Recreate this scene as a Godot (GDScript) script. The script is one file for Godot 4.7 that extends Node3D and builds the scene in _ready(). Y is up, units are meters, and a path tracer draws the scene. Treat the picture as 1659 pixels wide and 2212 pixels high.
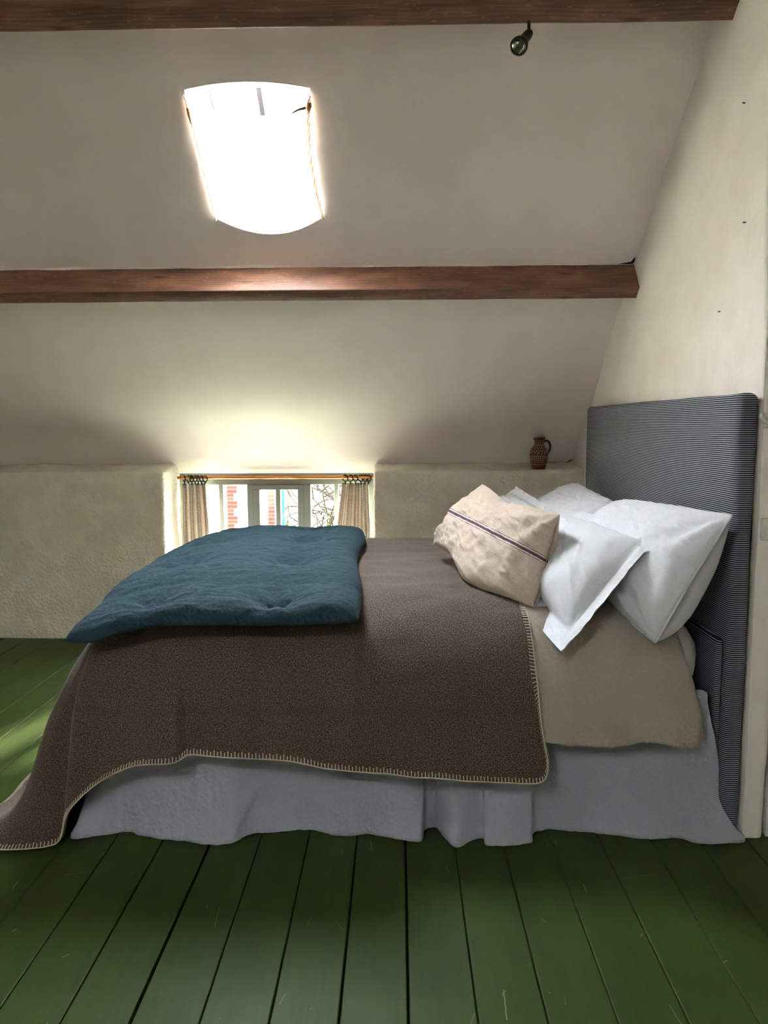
extends Node3D
# An attic bedroom: sloping plaster ceiling, green painted floorboards, a bed against the right wall.

const SLOPE := 0.767            # rise of the ceiling towards the room
const NIN := Vector3(0, -0.7935, 0.6086)   # ceiling normal, into the room
const UPS := Vector3(0, 0.6086, 0.7935)    # up the slope
var used := {}
var M := {}
var rng := RandomNumberGenerator.new()
var nz := FastNoiseLite.new()

func _ready() -> void:
	rng.seed = 7
	nz.seed = 3
	nz.noise_type = FastNoiseLite.TYPE_SIMPLEX_SMOOTH
	nz.frequency = 1.0
	nz.fractal_octaves = 3
	# ---- camera
	var cam := Camera3D.new()
	cam.name = "camera"
	add_child(cam)
	cam.fov = rad_to_deg(2.0 * atan(1106.0 / 1660.0))
	cam.position = Vector3(0, 1.3, 0)
	cam.rotation_degrees = Vector3(-6.6, 1.09, -0.3)
	cam.near = 0.05
	cam.far = 200.0
	cam.current = true
	# ---- sky: bright overcast
	var sm := ProceduralSkyMaterial.new()
	sm.sky_top_color = Color(0.93, 0.965, 1.0)
	sm.sky_horizon_color = Color(1.0, 0.99, 0.97)
	sm.sky_curve = 0.3
	sm.ground_horizon_color = Color(0.62, 0.60, 0.56)
	sm.ground_bottom_color = Color(0.55, 0.53, 0.49)
	sm.sky_energy_multiplier = 1.0
	sm.ground_energy_multiplier = 1.0
	var sky := Sky.new()
	sky.sky_material = sm
	var env := Environment.new()
	env.background_mode = Environment.BG_SKY
	env.sky = sky
	env.background_energy_multiplier = 6.0
	env.tonemap_mode = Environment.TONE_MAPPER_LINEAR
	env.tonemap_exposure = 17.0
	env.sdfgi_enabled = true
	env.ssao_enabled = true
	env.ssil_enabled = true
	var we := WorldEnvironment.new()
	we.name = "environment"
	we.environment = env
	add_child(we)
	# low hazy sun beyond the window: its stripes cross the boards at the foot of the bed
	var sun := DirectionalLight3D.new()
	sun.name = "sun"
	add_child(sun)
	sun.look_at_from_position(Vector3(0.28, 0.40, -0.96) * 10.0, Vector3.ZERO)
	sun.light_color = Color(1.0, 0.965, 0.90)
	sun.light_energy = 0.6
	sun.light_angular_distance = 2.5
	sun.shadow_enabled = true
	materials()
	build_room()
	build_window()
	build_skylight()
	build_outside()
	build_beams()
	build_bed()
	build_blanket()
	build_quilt()
	build_pillows()
	build_headboard()
	build_curtains()
	build_jug()
	build_spot()
	build_door_post()

# ------------------------------------------------------------------ helpers
func numbered(n: String) -> String:
	used[n] = used.get(n, -1) + 1
	return n if used[n] == 0 else "%s_%03d" % [n, used[n]]

func new_st() -> SurfaceTool:
	var st := SurfaceTool.new()
	st.begin(Mesh.PRIMITIVE_TRIANGLES)
	st.set_smooth_group(0)
	return st

func commit(st: SurfaceTool) -> ArrayMesh:
	st.generate_normals()
	st.index()
	return st.commit()

func obj(called: String, st, mat: Material, parent: Node = self) -> MeshInstance3D:
	var o := MeshInstance3D.new()
	o.name = numbered(called) if parent == self else called
	o.mesh = commit(st) if st is SurfaceTool else st
	o.material_override = mat
	parent.add_child(o, true)
	return o

func thing(called: String, label: String, category: String, at := Vector3.ZERO, group := "") -> Node3D:
	var o := Node3D.new()
	o.name = numbered(called)
	add_child(o)
	o.position = at
	tag(o, label, category, group)
	return o

func tag(o: Node, label: String, category: String, group := "") -> void:
	o.set_meta("label", label)
	o.set_meta("category", category)
	if group:
		o.set_meta("group", group)

func struct(o: Node, label := "") -> void:
	o.set_meta("kind", "structure")
	if label:
		o.set_meta("label", label)

func tri(st: SurfaceTool, a: Vector3, b: Vector3, c: Vector3, ua := Vector2.ZERO, ub := Vector2.ZERO, uc := Vector2.ZERO) -> void:
	st.set_uv(ua); st.add_vertex(a)
	st.set_uv(ub); st.add_vertex(b)
	st.set_uv(uc); st.add_vertex(c)

# g[i][j]; normal is di x dj
func grid(st: SurfaceTool, g: Array, uv = null, wi := false, wj := false, flip := false) -> void:
	var ni: int = g.size()
	var nj: int = g[0].size()
	for i in (ni if wi else ni - 1):
		var i2 := (i + 1) % ni
		for j in (nj if wj else nj - 1):
			var j2 := (j + 1) % nj
			var a: Vector3 = g[i][j]
			var b: Vector3 = g[i2][j]
			var c: Vector3 = g[i][j2]
			var d: Vector3 = g[i2][j2]
			var ua := Vector2.ZERO
			var ub := Vector2.ZERO
			var uc := Vector2.ZERO
			var ud := Vector2.ZERO
			if uv != null:
				ua = uv[i][j]; ub = uv[i2][j]; uc = uv[i][j2]; ud = uv[i2][j2]
			if flip:
				tri(st, a, b, c, ua, ub, uc)
				tri(st, b, d, c, ub, ud, uc)
			else:
				tri(st, a, c, b, ua, uc, ub)
				tri(st, b, c, d, ub, uc, ud)

func normals_of(g: Array) -> Array:
	var out := []
	var ni: int = g.size()
	var nj: int = g[0].size()
	for i in ni:
		var row := PackedVector3Array()
		for j in nj:
			var di: Vector3 = g[mini(i + 1, ni - 1)][j] - g[maxi(i - 1, 0)][j]
			var dj: Vector3 = g[i][mini(j + 1, nj - 1)] - g[i][maxi(j - 1, 0)]
			row.append(di.cross(dj).normalized())
		out.append(row)
	return out

# a sheet with thickness: g is the outer face (normal di x dj), the inner lies t behind it
func sheet(st: SurfaceTool, g: Array, t: float, uv = null) -> void:
	var n := normals_of(g)
	var h := []
	for i in g.size():
		var row := PackedVector3Array()
		for j in g[0].size():
			row.append(g[i][j] - n[i][j] * t)
		h.append(row)
	grid(st, g, uv)
	grid(st, h, uv, false, false, true)
	var ni: int = g.size()
	var nj: int = g[0].size()
	var e1 := [PackedVector3Array(), PackedVector3Array()]
	var e2 := [PackedVector3Array(), PackedVector3Array()]
	for i in ni:
		e1[0].append(g[i][0]); e1[1].append(h[i][0])
		e2[0].append(g[i][nj - 1]); e2[1].append(h[i][nj - 1])
	grid(st, e1)
	grid(st, e2, null, false, false, true)
	grid(st, [g[0], h[0]], null, false, false, true)
	grid(st, [g[ni - 1], h[ni - 1]])

func box(st: SurfaceTool, lo: Vector3, hi: Vector3, bevel := 0.0) -> void:
	if bevel <= 0.0:
		st.set_smooth_group(-1)
		rbox(st, lo, hi, 0.0, 1e9)
		st.set_smooth_group(0)
	else:
		rbox(st, lo, hi, bevel, 1e9)

func cuts(a: float, b: float, r: float, cell: float) -> PackedFloat32Array:
	var o := PackedFloat32Array()
	if r <= 0.0:
		var n0 := maxi(1, int(ceil((b - a) / cell)))
		for i in n0 + 1:
			o.append(lerpf(a, b, float(i) / n0))
		return o
	o.append(a)
	if r > 0.012:
		o.append(a + r * 0.35); o.append(a + r * 0.7)
	var n := maxi(1, int(ceil((b - a - 2 * r) / cell)))
	for i in n + 1:
		o.append(lerpf(a + r, b - r, float(i) / n))
	if r > 0.012:
		o.append(b - r * 0.7); o.append(b - r * 0.35)
	o.append(b)
	return o

func rbox(st: SurfaceTool, lo: Vector3, hi: Vector3, r: float, cell: float, deform = null, uvf = null) -> void:
	var cs := [cuts(lo.x, hi.x, r, cell), cuts(lo.y, hi.y, r, cell), cuts(lo.z, hi.z, r, cell)]
	if r <= 0.012 and deform == null:
		st.set_smooth_group(-1)      # small chamfers stay crisp
	var ilo := lo + Vector3.ONE * r
	var ihi := hi - Vector3.ONE * r
	for ax in 3:
		var u: int = (ax + 1) % 3
		var w: int = (ax + 2) % 3
		for side in 2:
			var g := []
			var uvs := []
			for a in cs[u]:
				var row := PackedVector3Array()
				var urow := PackedVector2Array()
				for b in cs[w]:
					var p := Vector3.ZERO
					p[ax] = lo[ax] if side == 0 else hi[ax]
					p[u] = a
					p[w] = b
					var q := p.clamp(ilo, ihi)
					var n := Vector3.ZERO
					n[ax] = -1.0 if side == 0 else 1.0
					if r > 0.0:
						n = (p - q).normalized()
						p = q + n * r
					if deform != null:
						p = deform.call(p, n)
					row.append(p)
					urow.append(uvf.call(p) if uvf != null else Vector2(p[u], p[w]))
				g.append(row)
				uvs.append(urow)
			grid(st, g, uvs, false, false, side == 0)
	st.set_smooth_group(0)

func tube(st: SurfaceTool, pts: Array, r, sides := 8, caps := true) -> void:
	var g := []
	var n: int = pts.size()
	var up := Vector3.UP
	for i in n:
		var d: Vector3 = (pts[mini(i + 1, n - 1)] - pts[maxi(i - 1, 0)]).normalized()
		if absf(d.dot(up)) > 0.95:
			up = Vector3.RIGHT if absf(d.x) < 0.9 else Vector3.FORWARD
		var a := d.cross(up).normalized()
		up = a.cross(d).normalized()
		var rr: float = r[i] if r is Array or r is PackedFloat32Array else r
		var row := PackedVector3Array()
		for k in sides:
			var t := TAU * k / sides
			row.append(pts[i] + (a * cos(t) + up * sin(t)) * rr)
		g.append(row)
	grid(st, g, null, false, true, true)
	if caps:
		for e in [0, n - 1]:
			for k in sides:
				var k2 := (k + 1) % sides
				if e == 0:
					tri(st, pts[0], g[0][k], g[0][k2])
				else:
					tri(st, pts[n - 1], g[n - 1][k2], g[n - 1][k])

func lathe(st: SurfaceTool, prof: Array, sides := 40, xf := Transform3D()) -> void:
	var g := []
	var uv := []
	for i in prof.size():
		var row := PackedVector3Array()
		var ur := PackedVector2Array()
		for k in sides + 1:
			var t := TAU * k / sides
			row.append(xf * Vector3(cos(t) * prof[i].x, prof[i].y, sin(t) * prof[i].x))
			ur.append(Vector2(float(k) / sides, float(i) / (prof.size() - 1)))
		g.append(row)
		uv.append(ur)
	grid(st, g, uv)

func sstep(a: float, b: float, x: float) -> float:
	return smoothstep(a, b, x)

func curve(pts: Array, x: float) -> float:
	if x <= pts[0].x:
		return pts[0].y
	for i in pts.size() - 1:
		if x <= pts[i + 1].x:
			var t: float = (x - pts[i].x) / (pts[i + 1].x - pts[i].x)
			var p0: float = pts[maxi(i - 1, 0)].y
			var p3: float = pts[mini(i + 2, pts.size() - 1)].y
			return cubic_interpolate(pts[i].y, pts[i + 1].y, p0, p3, t)
	return pts[-1].y

func crom(p: Array, t: float) -> Vector3:   # t in 0..size-1, centripetal-free Catmull-Rom
	var n := p.size()
	var i := clampi(int(floor(t)), 0, n - 2)
	var f := t - i
	var a: Vector3 = p[maxi(i - 1, 0)]
	var b: Vector3 = p[i]
	var c: Vector3 = p[i + 1]
	var d: Vector3 = p[mini(i + 2, n - 1)]
	return b.cubic_interpolate(c, a, d, f)

func ceil_y(z: float) -> float:
	return 1.044 + SLOPE * (z + 4.81)

# ------------------------------------------------------------------ materials
func noise_tex(freq: float, size := 512, normal := false, strength := 4.0, oct := 4, type := FastNoiseLite.TYPE_SIMPLEX_SMOOTH, ramp = null, sd := 1) -> NoiseTexture2D:
	var n := FastNoiseLite.new()
	n.seed = sd
	n.noise_type = type
	n.frequency = freq
	n.fractal_octaves = oct
	var t := NoiseTexture2D.new()
	t.width = size
	t.height = size
	t.seamless = true
	t.seamless_blend_skirt = 0.2
	t.noise = n
	if normal:
		t.as_normal_map = true
		t.bump_strength = strength
	if ramp != null:
		t.color_ramp = ramp
	return t

func ramp_of(cols: Array, offs: Array) -> Gradient:
	var g := Gradient.new()
	g.offsets = PackedFloat32Array(offs)
	g.colors = PackedColorArray(cols)
	return g

func mat(col: Color, rough := 0.9) -> StandardMaterial3D:
	var m := StandardMaterial3D.new()
	m.albedo_color = col
	m.roughness = rough
	return m

func tri_tex(m: StandardMaterial3D, tex: Texture2D, scale, normal: Texture2D = null, nscale := 1.0, world := true) -> StandardMaterial3D:
	m.uv1_triplanar = true
	m.uv1_world_triplanar = world
	m.uv1_scale = scale if scale is Vector3 else Vector3.ONE * scale
	m.albedo_texture = tex
	if normal:
		m.normal_enabled = true
		m.normal_texture = normal
		m.normal_scale = nscale
	return m

func c8(r: int, g: int, b: int) -> Color:
	return Color(r / 255.0, g / 255.0, b / 255.0)

func img_tex(im: Image) -> ImageTexture:
	return ImageTexture.create_from_image(im)

func materials() -> void:
	# lime plaster, smooth and rough
	var mott := noise_tex(0.012, 512, false, 1.0, 5, FastNoiseLite.TYPE_SIMPLEX_SMOOTH, ramp_of([c8(240, 229, 221), c8(244, 234, 227)], [0.25, 0.75]), 5)
	M.ceiling = tri_tex(mat(Color.WHITE, 0.85), mott, 0.6, noise_tex(0.03, 512, true, 2.0, 5, FastNoiseLite.TYPE_SIMPLEX_SMOOTH, null, 6), 0.25)
	var rough_n := noise_tex(0.035, 1024, true, 9.0, 5, FastNoiseLite.TYPE_SIMPLEX_SMOOTH, null, 8)
	M.plaster = tri_tex(mat(Color.WHITE, 0.8), noise_tex(0.01, 512, false, 1.0, 5, FastNoiseLite.TYPE_SIMPLEX_SMOOTH, ramp_of([c8(228, 221, 203), c8(238, 232, 216)], [0.25, 0.75]), 9), 1.1, rough_n, 0.9)
	M.wall = tri_tex(mat(Color.WHITE, 0.85), noise_tex(0.01, 512, false, 1.0, 5, FastNoiseLite.TYPE_SIMPLEX_SMOOTH, ramp_of([c8(236, 228, 218), c8(241, 235, 226)], [0.25, 0.75]), 10), 0.7, noise_tex(0.02, 512, true, 4.0, 5, FastNoiseLite.TYPE_SIMPLEX_SMOOTH, null, 11), 0.25)
	# old pine beams
	M.beam = tri_tex(mat(Color.WHITE, 0.6), wood_tex(), Vector3(0.55, 4.5, 4.5), null, 1.0, false)
	# floor paint
	M.floor = tri_tex(mat(Color.WHITE, 0.48), floor_tex(), 0.62, noise_tex(0.008, 512, true, 3.0, 3, FastNoiseLite.TYPE_SIMPLEX_SMOOTH, null, 14), 0.35)
	M.floor.metallic_specular = 0.28
	M.dark = mat(c8(22, 20, 16), 0.95)
	# brown wool
	var wool := noise_tex(0.06, 1024, false, 1.0, 5, FastNoiseLite.TYPE_SIMPLEX, ramp_of([c8(42, 31, 26), c8(76, 61, 51), c8(130, 113, 96)], [0.25, 0.5, 0.78]), 15)
	M.wool = tri_tex(mat(Color.WHITE, 0.97), wool, 3.2, noise_tex(0.12, 512, true, 5.0, 3, FastNoiseLite.TYPE_SIMPLEX, null, 16), 0.15)
	M.wool.rim_enabled = true
	M.wool.rim = 0.25
	M.stitch = mat(c8(196, 184, 160), 0.9)
	# linens
	var weave := weave_tex()
	M.duvet = cloth(c8(176, 164, 150), weave, 6.0, 1.1)
	M.skirt = cloth(c8(176, 179, 190), weave, 6.0, 0.7)
	M.sheet = cloth(c8(205, 203, 196), weave, 6.0, 0.7)
	M.cushion = StandardMaterial3D.new()
	M.cushion.albedo_texture = cushion_tex()
	M.cushion.roughness = 0.95
	M.cushion.normal_enabled = true
	M.cushion.normal_texture = M_wrinkle()
	M.cushion.normal_scale = 0.12
	M.cotton = cloth(c8(229, 231, 238), weave, 8.0, 0.25)
	M.quilt = cloth(c8(27, 57, 66), weave, 5.0, 0.9)
	# headboard ticking
	var im := Image.create(4, 32, false, Image.FORMAT_RGB8)
	for y in 32:
		for x in 4:
			im.set_pixel(x, y, c8(182, 185, 194) if y < 10 else c8(22, 22, 32))
	M.ticking = mat(Color.WHITE, 0.9)
	M.ticking.albedo_texture = img_tex(im)
	# paint, metal, glass
	M.frame = mat(c8(124, 130, 125), 0.45)
	M.white_paint = tri_tex(mat(Color.WHITE, 0.55), noise_tex(0.02, 256, false, 1.0, 4, FastNoiseLite.TYPE_SIMPLEX_SMOOTH, ramp_of([c8(205, 200, 190), c8(222, 218, 208)], [0.3, 0.7]), 18), 2.0, rough_n, 0.5)
	M.copper = mat(c8(224, 138, 84), 0.28)
	M.copper.metallic = 1.0
	M.black_iron = mat(c8(20, 18, 18), 0.5)
	M.glass = mat(Color(0.6, 0.66, 0.64, 0.02), 0.02)
	M.glass.transparency = BaseMaterial3D.TRANSPARENCY_ALPHA
	M.bronze = mat(c8(48, 34, 22), 0.4)
	M.bronze.metallic = 0.5
	M.mirror = mat(c8(215, 220, 214), 0.12)
	M.mirror.metallic = 1.0
	M.cord = mat(c8(240, 230, 216), 0.9)
	M.cord.backlight_enabled = true
	M.cord.backlight = c8(150, 135, 120)
	M.toggle = mat(c8(186, 140, 104), 0.6)
	M.steel = mat(c8(150, 140, 130), 0.35)
	M.steel.metallic = 0.9
	M.lead = mat(c8(52, 50, 58), 0.7)
	# outside
	M.render_white = mat(c8(138, 136, 130), 0.9)
	M.brick_a = mat(c8(66, 20, 16), 1.0)
	M.brick_b = mat(c8(74, 25, 20), 1.0)
	M.teal = mat(c8(16, 84, 88), 0.6)
	M.ground = mat(c8(146, 164, 120), 0.95)
	M.twig = mat(c8(30, 25, 21), 1.0)
	M.leaf = mat(c8(36, 48, 18), 0.8)
	for k in ["brick_a", "brick_b", "teal", "twig", "leaf"]:
		M[k].metallic_specular = 0.0
	M.slate = mat(c8(90, 90, 96), 0.8)
	M.curtain = StandardMaterial3D.new()
	M.curtain.albedo_texture = crochet_tex()
	M.curtain.roughness = 0.95
	M.curtain.uv1_scale = Vector3(34, 115, 1)
	M.curtain.backlight_enabled = true
	M.curtain.backlight = c8(88, 74, 52)

func cloth(col: Color, weave: Texture2D, scale: float, bump: float) -> StandardMaterial3D:
	return tri_tex(mat(col, 0.95), weave, scale, M_wrinkle(), bump)

var _wr: NoiseTexture2D
func M_wrinkle() -> NoiseTexture2D:
	if _wr == null:
		_wr = noise_tex(0.014, 512, true, 14.0, 5, FastNoiseLite.TYPE_SIMPLEX_SMOOTH, null, 21)
	return _wr

func wood_tex() -> ImageTexture:
	var w := 1024
	var h := 256
	var im := Image.create(w, h, false, Image.FORMAT_RGB8)
	var a := FastNoiseLite.new()
	a.seed = 31
	a.frequency = 0.02
	var b := FastNoiseLite.new()
	b.seed = 32
	b.frequency = 0.05
	var knots := [Vector2(210, 60), Vector2(640, 150), Vector2(860, 210), Vector2(420, 190)]
	for y in h:
		for x in w:
			var yy := float(y)
			var bend := a.get_noise_2d(x * 0.25, y * 0.6) * 9.0
			var kd := 0.0
			for k in knots:
				var d := Vector2((x - k.x) * 0.35, y - k.y).length()
				bend += 9.0 * exp(-d * d / 260.0) * signf(y - k.y)
				kd = maxf(kd, exp(-d * d / 40.0))
			var g := 0.5 + 0.5 * sin((yy + bend) * 0.42)
			var f := b.get_noise_2d(x * 0.12, y * 5.0) * 0.5 + 0.5
			var t := clampf(0.35 + 0.3 * g * 0.5 + 0.45 * (f - 0.5) + 0.4 * a.get_noise_2d(x * 0.3 + 99.0, y * 0.4) - 0.5 * kd, 0.0, 1.0)
			var c := c8(80, 54, 42).lerp(c8(168, 124, 98), t)
			var wash := a.get_noise_2d(x * 1.5 + 500.0, y * 3.0)
			if wash > 0.42:
				c = c.lerp(c8(190, 165, 145), minf((wash - 0.42) * 3.0, 0.5))
			im.set_pixel(x, y, c)
	return img_tex(im)

func floor_tex() -> ImageTexture:
	var s := 1024
	var im := Image.create(s, s, false, Image.FORMAT_RGB8)
	var a := FastNoiseLite.new()
	a.seed = 41
	a.frequency = 0.006
	var b := FastNoiseLite.new()
	b.seed = 42
	b.frequency = 0.05
	for y in s:
		for x in s:
			var v := a.get_noise_2d(x, y * 0.5) * 0.5 + b.get_noise_2d(x * 1.5, y * 0.12) * 0.35
			im.set_pixel(x, y, c8(47, 61, 24).lerp(c8(59, 75, 30), clampf(0.5 + v, 0.0, 1.0)))
	var r := RandomNumberGenerator.new()
	r.seed = 43
	for k in 70:
		var px := r.randf() * s
		var py := r.randf() * s
		var ang := PI / 2 + r.randfn(0.0, 0.5)
		var ln := r.randf_range(2, 26) if r.randf() < 0.75 else r.randf_range(30, 60)
		var wd := 1 if r.randf() < 0.7 else 2
		var col := c8(150, 166, 118) if r.randf() < 0.6 else c8(28, 34, 20)
		for t in int(ln):
			for o in wd:
				var qx := posmod(int(px + cos(ang) * t) + o, s)
				var qy := posmod(int(py + sin(ang) * t), s)
				im.set_pixel(qx, qy, im.get_pixel(qx, qy).lerp(col, 0.55))
	return img_tex(im)

func weave_tex() -> ImageTexture:
	var s := 512
	var im := Image.create(s, s, false, Image.FORMAT_RGB8)
	var a := FastNoiseLite.new()
	a.seed = 51
	a.frequency = 0.03
	for y in s:
		for x in s:
			var v := 0.93 + 0.07 * a.get_noise_2d(x * 0.7, y * 9.0) + 0.07 * a.get_noise_2d(x * 9.0 + 700.0, y * 0.7)
			im.set_pixel(x, y, Color(v, v, v))
	return img_tex(im)

func crochet_tex() -> ImageTexture:
	var s := 64
	var im := Image.create(s, s, false, Image.FORMAT_RGB8)
	im.fill(c8(240, 232, 218))
	# one braided column: two mirrored slanted dashes, plain thread between columns
	for y in s:
		for x in s:
			if (x >= 12 and x < 30) or (x >= 34 and x < 52):
				var k := x - 12 if x < 32 else 51 - x
				if posmod(y + k, s) < 27:
					im.set_pixel(x, y, c8(52, 38, 38))
	return img_tex(im)

func cushion_tex() -> ImageTexture:
	var s := 512
	var im := Image.create(s, s, false, Image.FORMAT_RGB8)
	var a := FastNoiseLite.new()
	a.seed = 61
	a.frequency = 0.03
	for y in s:
		for x in s:
			var v := 0.95 + 0.06 * a.get_noise_2d(x * 0.7, y * 8.0) + 0.06 * a.get_noise_2d(x * 8.0 + 700.0, y * 0.7)
			var c := c8(205, 187, 170)
			var d := absf(y - 268 + 2.0 * a.get_noise_2d(x * 0.5, 5.0))
			if d < 7.0:
				c = c8(92, 66, 84)
			elif d > 11.0 and d < 16.0:
				c = c8(226, 212, 206)
			elif d >= 16.0 and d < 18.5:
				c = c8(74, 48, 62)
			im.set_pixel(x, y, Color(c.r * v, c.g * v, c.b * v))
	return img_tex(im)

# ------------------------------------------------------------------ the room
func build_room() -> void:
	# floor: dark void under separate boards that run away from the camera
	var st := new_st()
	box(st, Vector3(-3.6, -0.2, -5.1), Vector3(1.9, -0.03, 2.0))
	var fl := obj("floor", st, M.dark)
	struct(fl, "floor of wide boards painted glossy green")
	var gaps := {-4: 0.0075, 0: 0.006, -1: 0.0055, 2: 0.004, 1: 0.0035, -2: 0.004, -3: 0.003, 4: 0.0032, 3: 0.0022}
	var protos := {}
	for k in range(-24, 13):
		var x0 := 0.0185 + 0.1525 * k
		var ga: float = gaps.get(k, 0.0022 + 0.001 * sin(k * 7.3))
		var gb: float = gaps.get(k + 1, 0.0022 + 0.001 * sin((k + 1) * 7.3))
		var b := new_st()
		var lift := 0.0012 * sin(k * 5.1)
		rbox(b, Vector3(x0 + ga * 0.5, -0.03, -4.7), Vector3(x0 + 0.1525 - gb * 0.5, lift, 1.95), 0.0025, 1e9)
		obj("floorboard", b, M.floor, fl)
	# back knee wall with its ledge and the window niche
	st = new_st()
	var lump := func(p: Vector3, n: Vector3) -> Vector3:
		var q := p
		if n.y > -0.5:
			q.y += 0.028 * sstep(-4.6, -4.82, p.z) * sstep(0.9, 1.0, p.y)
		var amp := 0.009 * nz.get_noise_3d(p.x * 1.4, p.y * 1.4, p.z * 1.4) + 0.005 * nz.get_noise_3d(p.x * 6.0, p.y * 6.0, p.z * 6.0) + 0.008 * maxf(0.0, nz.get_noise_3d(p.x * 17.0, p.y * 15.0, p.z * 17.0)) * (0.35 + sstep(-0.1, 0.35, nz.get_noise_2d(p.x * 1.3 + 20.0, p.y * 1.3)))
		return q + n * amp
	rbox(st, Vector3(-3.5, -0.02, -5.1), Vector3(-1.405, 1.022, -4.56), 0.022, 0.016, lump)
	rbox(st, Vector3(-0.15, -0.02, -5.1), Vector3(1.3, 1.02, -4.56), 0.022, 0.018, lump)
	rbox(st, Vector3(-1.5, -0.02, -5.1), Vector3(-0.1, 0.34, -4.565), 0.02, 0.06, lump)
	struct(obj("wall_back", st, M.plaster), "low knee wall of lumpy cream plaster with a ledge")
	# right wall ending beside the headboard
	st = new_st()
	var soft := func(p: Vector3, n: Vector3) -> Vector3:
		var amp := 0.006 * nz.get_noise_3d(p.x * 1.2 + 9.0, p.y * 1.2, p.z * 1.2) + 0.0018 * nz.get_noise_3d(p.x * 7.0, p.y * 7.0, p.z * 7.0)
		var low := 0.004 * sstep(1.2, 0.9, p.y) * nz.get_noise_3d(p.x * 12.0 + 5.0, p.y * 9.0, p.z * 12.0)
		var flare := 0.022 * sstep(2.0, 1.3, p.y) + 0.012 * sstep(1.7, 1.2, p.y) * sstep(-3.9, -4.4, p.z)
		return p + n * (amp + low) + Vector3(flare if n.x < -0.3 else 0.0, 0, 0)
	rbox(st, Vector3(1.055, -0.02, -5.0), Vector3(1.146, 3.4, -2.30), 0.025, 0.05, soft)
	box(st, Vector3(1.12, -0.02, -2.60), Vector3(2.0, 3.4, -2.335))
	box(st, Vector3(1.7, -0.02, -2.60), Vector3(2.0, 3.4, 2.0))
	box(st, Vector3(1.14, -0.02, -5.1), Vector3(1.3, 3.4, -2.5))
	var wr := obj("wall_right", st, M.wall)
	struct(wr, "smooth cream plaster wall behind the headboard")
	for h in [[2.26, -2.48], [1.90, -2.44], [1.66, -2.62]]:
		var s2 := new_st()
		var xw := 1.053 + 0.022 * sstep(2.0, 1.3, h[0])
		tube(s2, [Vector3(xw + 0.012, h[0], h[1]), Vector3(xw - 0.005, h[0], h[1])], 0.0018, 6)
		obj("nail_hole", s2, M.dark, wr)
	st = new_st()
	box(st, Vector3(-3.7, -0.2, -5.1), Vector3(-3.4, 3.4, 2.0))
	struct(obj("wall_left", st, M.wall))
	st = new_st()
	box(st, Vector3(-3.7, -0.2, 1.6), Vector3(2.0, 1.8, 1.9))
	struct(obj("wall_front", st, M.wall))
	# ceiling: front slope with the skylight, flat collar, rear slope with a second skylight
	st = new_st()
	slope_with_hole(st, false, skylight_outline(0.0), skylight_outline(1.0), -3.6, 1.9, -4.975, -2.2)
	box(st, Vector3(-3.7, 3.03, -2.5), Vector3(2.0, 3.25, -0.3))
	slope_with_hole(st, true, rear_outline(0.0), rear_outline(1.0), -3.6, 1.9, -0.64, 1.75)
	var ce := obj("ceiling", st, M.ceiling)
	struct(ce, "sloping smooth cream plaster ceiling")
	# open cracks where the ceiling has shrunk from the wall and the ledge
	var runs := [[[1.044, -3.558, 0.006], [1.047, -3.548, 0.014], [1.050, -3.53, 0.003]], [[1.046, -3.553, 0.012], [1.02, -3.556, 0.007], [0.985, -3.559, 0.001]], [[1.068, -3.80, 0.002], [1.069, -3.815, 0.006], [1.071, -3.83, 0.002]], [[1.070, -3.85, 0.001], [1.072, -3.86, 0.005], [1.073, -3.875, 0.001]], [[0.962, -4.805, 0.002], [0.975, -4.80, 0.008], [0.99, -4.806, 0.002]], [[1.035, -4.80, 0.001], [1.06, -4.785, 0.007], [1.075, -4.76, 0.001]]]
	for r in runs:
		var s3 := new_st()
		var pts := []
		var rad := PackedFloat32Array()
		for q in r:
			pts.append(on_ceiling(q[0], q[1], 0.004))
			rad.append(q[2] * 0.5)
		tube(s3, pts, rad, 6)
		obj("crack", s3, M.dark, ce)

# outline of the skylight hole in (x, z) on the ceiling; outer = 1 at the roof window
func skylight_outline(outer: float) -> Array:
	var o := []
	var n := 12
	var e := 0.045 * outer
	for i in n:        # lower edge, left to right
		var t := float(i) / n
		o.append(Vector2(lerpf(-0.768 - e, -0.315 + e, t), -3.350 - (0.068 * (1.0 - outer * 0.6)) * (1.0 - pow(2 * t - 1, 2)) - e))
	for i in n:        # right edge, going up
		var t := float(i) / n
		o.append(Vector2(-0.315 + e, lerpf(-3.350 - e, -2.915 + e, t)))
	for i in n:        # upper edge, right to left
		var t := float(i) / n
		o.append(Vector2(lerpf(-0.315 + e, -0.768 - e, t), -2.915 + e + 0.02 * (1.0 - pow(2 * t - 1, 2))))
	for i in n:
		var t := float(i) / n
		o.append(Vector2(-0.768 - e, lerpf(-2.915 + e, -3.350 - e, t)))
	return o

func rear_outline(outer: float) -> Array:
	var o := []
	var e := 0.04 * outer
	var a := Vector2(-0.95 - e, 0.26 - e)
	var b := Vector2(-0.65 + e, 0.53 + e)
	for i in 12:
		o.append(Vector2(lerpf(a.x, b.x, i / 12.0), a.y))
	for i in 12:
		o.append(Vector2(b.x, lerpf(a.y, b.y, i / 12.0)))
	for i in 12:
		o.append(Vector2(lerpf(b.x, a.x, i / 12.0), b.y))
	for i in 12:
		o.append(Vector2(a.x, lerpf(b.y, a.y, i / 12.0)))
	return o

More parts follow.
